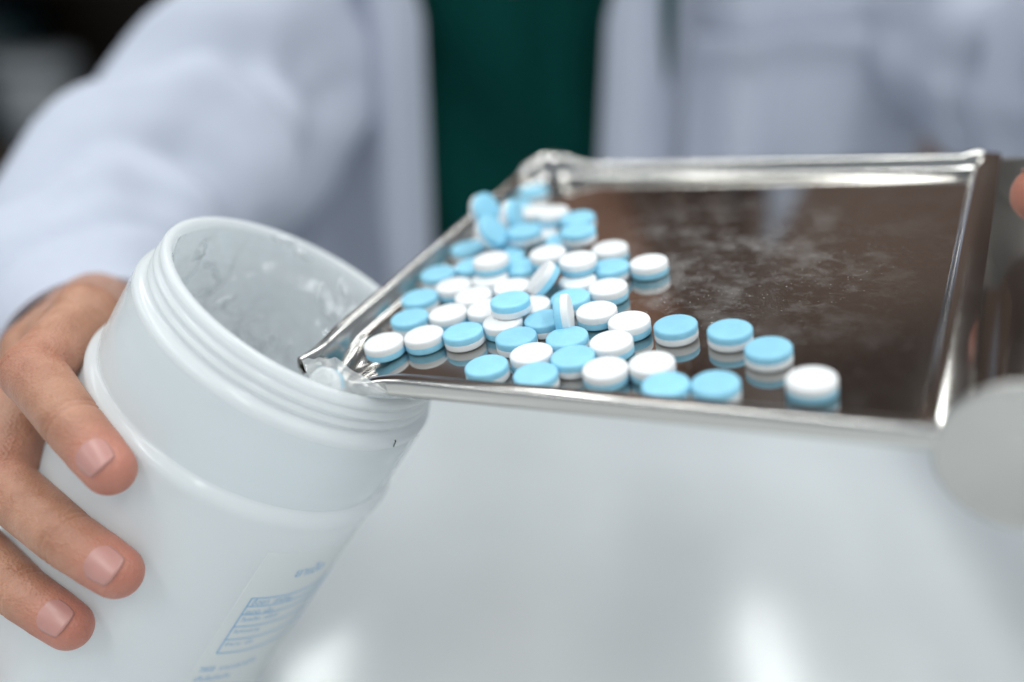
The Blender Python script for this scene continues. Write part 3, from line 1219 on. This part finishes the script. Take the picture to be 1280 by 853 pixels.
# half-round trough with rolled lip, closed at both ends by a disc
TS, TH, TR = 166.0, 0.3, 17.6
verts = []
arc = [(TS + TR * math.cos(math.radians(a)), TH + TR * math.sin(math.radians(a))) for a in range(176, 366, 5)]
arc += [(TS + TR, TH + 6), (TS + TR, TH + 13), (TS + TR + .4, TH + 16), (TS + TR + 1.6, TH + 17.2), (TS + TR + 3.0, TH + 16.6), (TS + TR + 3.2, TH + 15)]
for t in ts2:
    for s, h in arc:
        verts.append(Vector((s, t, h)) * .001)
me = mesh("trough", verts, grid_faces(len(ts2), len(arc)))
fix_normals(me)
o = link("trough", me, tray, M_STEEL)
md = o.modifiers.new("thickness", 'SOLIDIFY')
md.thickness = .0006
md.offset = 0
applied(o)


def disc(t0):
    prof = [(0, .6), (TR - 1.2, .6), (TR - .2, .9), (TR + .5, .6), (TR + .8, 0), (TR + .5, -.7), (TR - .4, -.9), (TR - 1.4, -.5), (0, -.5)]
    me = lathe("end_plate", mm(prof), 72)
    o = link("end_plate", me, tray, M_PLATE)
    o.location = (TS * .001, t0 * .001, TH * .001)
    o.rotation_euler = (math.pi / 2, 0, 0)
    return o


disc(-5.4)
verts = [Vector((TS + (TR + .3) * math.cos(math.radians(a)), T1 + 9.2 + d, TH + (TR + .3) * math.sin(math.radians(a)))) * .001
         for d in (0, 1.0) for a in range(176, 368, 6)]
nq = len(verts) // 2
fc_ = [tuple(range(nq)), tuple(reversed(range(nq, 2 * nq)))] + [(k, (k + 1) % nq, nq + (k + 1) % nq, nq + k) for k in range(nq)]
me = mesh("end_plate", verts, fc_)
fix_normals(me)
link("end_plate", me, tray, M_PLATE, smooth=False)

# ------------------------------------------------------------------ tablets
PD, PT = 12.2, 4.6          # diameter, thickness in millimetres


def tab_half(name, up):
    R_ = PD / 2
    pr = [(0, 0), (R_ - .02, 0), (R_, .12), (R_, 1.62), (R_ - .12, 1.9), (R_ - .42, 2.14), (R_ - .8, 2.22), (R_ * .55, 2.34), (0, 2.38)]
    if not up:
        pr = [(r, -h) for r, h in pr]
    return lathe(name, mm(pr), 56)


ME_TOP = {'w': tab_half("white_layer", True), 'b': tab_half("blue_layer", True)}
ME_BOT = {'w': tab_half("blue_layer", False), 'b': tab_half("white_layer", False)}
for d, a in ((ME_TOP, {'w': M_WHITE_PILL, 'b': M_BLUE_PILL}), (ME_BOT, {'w': M_BLUE_PILL, 'b': M_WHITE_PILL})):
    for k in d:
        d[k].materials.append(a[k])
        d[k].polygons.foreach_set("use_smooth", [True] * len(d[k].polygons))
GROUP = "two-layer blue and white tablets on the steel tray"


def tablet(s, t, h, top, label, axis=None, frame=TRAY, group=GROUP):
    """h: height of the tablet's middle over the floor; axis: the way its named face looks, in the tray's frame."""
    axis = Vector(axis).normalized() if axis else Vector((0.014 * random.uniform(-1, 1), 0.014 * random.uniform(-1, 1), 1)).normalized()
    q = axis.to_track_quat('Z', 'Y')
    m = frame @ Matrix.Translation(Vector((s, t, h)) * .001) @ q.to_matrix().to_4x4() @ Matrix.Rotation(random.uniform(0, 6.28), 4, 'Z')
    e = empty("tablet", label, "tablet", group, m)
    a = bpy.data.objects.new("white_layer" if top == 'w' else "blue_layer", ME_TOP[top])
    b = bpy.data.objects.new("blue_layer" if top == 'w' else "white_layer", ME_BOT[top])
    for x in (a, b):
        COL.objects.link(x)
        x.parent = e
    return e


H1 = PT / 2 + .12
H2 = PT * 1.5 + .25
TABLETS = [
    [-5.6, 17.0, 0, 'w', "white-topped tablet at the left end of the front row, nearest the pouring lip"],
    [4.6, 22.3, 0, 'w', "second white-topped tablet from the lip, between white-topped and blue-topped tablets in front row"],
    [16.4, 26.2, 0, 'b', "blue-topped tablet with clear mirror image, third from the lip in the front row"],
    [26.9, 29.9, 0, 'w', "white-topped tablet right of the third front-row tablet, under a raised blue one"],
    [35.5, 23.0, 0, 'b', "blue-topped tablet just behind the small flat white one near the front"],
    [36.9, 35.6, 0, 'b', "blue-topped tablet leaning against the left of the tablet standing on edge"],
    [34.0, 8.4, 0, 'b', "blue-topped tablet at the left of the cluster beside the near rim"],
    [43.1, 14.1, 0, 'w', "flat white-topped tablet ringed by blue-topped ones near the front rim"],
    [49.5, 24.6, 0, 'b', "blue-topped tablet directly in front of the tablet standing on edge"],
    [54.4, 12.5, 0, 'b', "blue-topped tablet left of two white ones, touching the nearest blue by the rim"],
    [48.0, 3.0, 0, 'b', "blue-topped tablet half hidden behind the near rim, left of centre"],
    [60.9, 24.6, 0, 'w', "white-topped tablet behind another white one, right of the blue pair"],
    [65.4, 12.3, 0, 'w', "front white-topped tablet of two white ones in line near the rim"],
    [63.7, 36.4, 0, 'w', "white-topped tablet with a clear mirror image at the right edge of the pile"],
    [51.8, 43.3, 0, 'w', "white-topped tablet right beside the tablet standing on edge"],
    [39.1, 50.7, 0, 'b', "blue-topped tablet half hidden behind the tablet standing on edge"],
    [49.2, 58.8, 0, 'w', "white-topped tablet at the pile's right edge, before the blue and white pair"],
    [55.7, 77.5, 0, 'w', "lone white-topped tablet right of the pile's top, mirrored in the smudged steel"],
    [45.4, 73.9, 0, 'b', "blue-topped tablet in front of a white one at the pile's right shoulder"],
    [39.1, 88.3, 0, 'w', "white-topped tablet behind a blue one at the pile's right shoulder"],
    [36.2, 68.6, 1, 'w', "white-topped tablet lying on another white one, left of the right shoulder pair"],
    [37.7, 62.6, 0, 'w', "white-topped tablet mostly covered by a white one lying on it"],
    [26.4, 38.4, 1, 'b', "raised blue-topped tablet lying across white ones in the middle of the pile"],
    [30.8, 45.6, 0, 'w', "white-topped tablet peeping out right of the raised blue one"],
    [16.0, 57.5, 0, 'w', "white-topped tablet right behind the raised blue one"],
    [14.8, 39.7, 0, 'w', "white-topped tablet left of the raised blue one, partly under it"],
    [7.4, 48.0, 0, 'w', "white-topped tablet in the middle of three white ones left of the raised blue"],
    [5.1, 37.7, 0, 'w', "white-topped tablet directly behind the gap of the second and third front tablets"],
    [-5.3, 33.3, 0, 'b', "blue-topped tablet behind the first front tablet, beside the left rim"],
    [-11.3, 47.0, 0, 'b', "blue-topped tablet by the left rim, second behind the first front tablet"],
    [-3.8, 56.0, 0, 'w', "white-topped tablet right of the left rim's middle blue one"],
    [-13.7, 66.0, 0, 'b', "blue-topped tablet against the left rim, left of the white-on-white stack"],
    [5.4, 67.1, 1, 'w', "raised white-topped tablet with blue edge on a white one at the left"],
    [7.1, 61.7, 0, 'w', "white-topped tablet under the raised white one at the pile's left"],
    [-16.4, 87.7, 0, 'b', "blurred blue-topped tablet against the left rim, behind the raised white one"],
    [-5.7, 71.7, 0, 'b', "blue-topped tablet tucked left of the raised white one"],
    [9.8, 108.8, 1, 'w', "blurred white-topped tablet on top of the pile's far end"],
    [14.7, 112.0, 0, 'b', "blurred blue-topped tablet under the far white-topped one, at its right"],
    [-18.1, 143.9, 0, 'b', "farthest blue-topped tablet, in the tray's far left corner"],
    [26.7, 92.0, 1, 'b', "big blurred blue-topped tablet on the right of the pile's far end"],
    [8.4, 99.2, 0, 'w', "blurred white-topped tablet between two raised ones in the far pile"],
    [23.6, 73.1, 1, 'w', "raised white-topped tablet in the pile's centre, behind the one leaning at a slant"],
    [0.7, 91.1, 0, 'b', "blurred blue-topped tablet in the far pile, left of its white centre"],
    [13.2, 72.7, 0, 'b', "blue-topped tablet right of the raised white one with blue edge"],
    [77.9, 36.9, 0, 'b', "blue-topped tablet right of the pile, leftmost of the three in the scattered arc"],
    [93.4, 35.8, 0, 'b', "blue-topped tablet in the middle of the three in the scattered arc"],
    [105.7, 27.1, 0, 'b', "blue-topped tablet right of the scattered arc, behind the last white one"],
    [119.1, 13.5, 0, 'w', "white-topped tablet farthest right on the tray, close to the near rim"],
    [76.5, 14.3, 0, 'w', "white-topped tablet behind the blue one at the near rim, right of the pile"],
    [85.0, 5.3, 0, 'b', "blurred blue-topped tablet cut by the near rim, left of two"],
    [96.5, 7.9, 0, 'b', "blurred blue-topped tablet at the near rim, right of two"],
    [3.5, 80.8, 0, 'b', "blue-topped tablet wedged under the far pile, right of the raised white one"],
    [-8.7, 95.9, 0, 'b', "blue-topped tablet lying under two tilted ones near the left rim"],
    [18.0, 95.1, 0, 'b', "blue-topped tablet low in the far pile, right of its white centre"],
    [22.0, 103.5, 1, 'b', "blurred raised blue-topped tablet farthest right at the far end of the pile"],
    [6.4, 91.6, 1, 'b', "blurred raised blue-topped tablet in the middle of the far pile"],
    [-17.6, 115.8, 0, 'w', "blurred white-topped tablet under the tilted ones by the far left rim"],
    [-14.1, 125.6, 0, 'b', "blurred blue-topped tablet between the farthest one and the far pile"],
    [-4.3, 122.2, 0, 'w', "blurred white-topped tablet low at the back of the far pile"],
]
TILTED = [
    (44.7, 36.0, 6.0, 'w', (0.95, 0.31, 0.04), "tablet standing on its edge, blue side left and white side right"),
    (29.2, 56.3, 7.2, 'w', (-0.62, -0.25, 0.75), "tilted white-topped tablet leaning at a slant, its blue edge to the lower right"),
    (-3.3, 85.5, 10.5, 'b', (0.8, 0.05, 0.55), "tilted tablet by the left rim, blue face right and white edge left, nearer of two"),
    (-13.5, 101.4, 12.5, 'b', (0.85, -0.12, 0.3), "blurred blue-faced tablet standing against the left rim, farther of two tilted"),
    (-3.2, 102.7, 9.5, 'b', (0.98, 0.16, 0.12), "blurred tablet on edge showing white left and shaded blue right, far end"),
]
# tablets on one layer may not run into each other: push apart those that would
for it in range(300):
    for i, p in enumerate(TABLETS):
        for q in TABLETS[:i]:
            if p[2] == q[2]:
                dx, dy = p[0] - q[0], p[1] - q[1]
                L = math.hypot(dx, dy) or 1e-6
                if L < PD + .05:
                    k = (PD + .05 - L) / 2 * .6 / L
                    p[0] += dx * k
                    p[1] += dy * k
                    q[0] -= dx * k
                    q[1] -= dy * k
        p[0] = max(p[0], S0 + 5.0)
        p[1] = min(max(p[1], 5.6), T1 - 6)
for s, t, lev, top, lab in TABLETS:
    tablet(s, t, H1 if lev == 0 else H2, top, lab)
for s, t, h, top, ax, lab in TILTED:
    tablet(s, t, h, top, lab, ax)

# two tablets already poured, lying in the mouth of the bag
tablet(0, 0, 0, 'w', "white-faced tablet dimly seen through the clear film at the bottle's mouth", (-.10, -.75, .60),
       Matrix.Translation(at(407, 485, .2975)) @ TRAY.to_3x3().to_4x4(), "tablets already in the bottle")
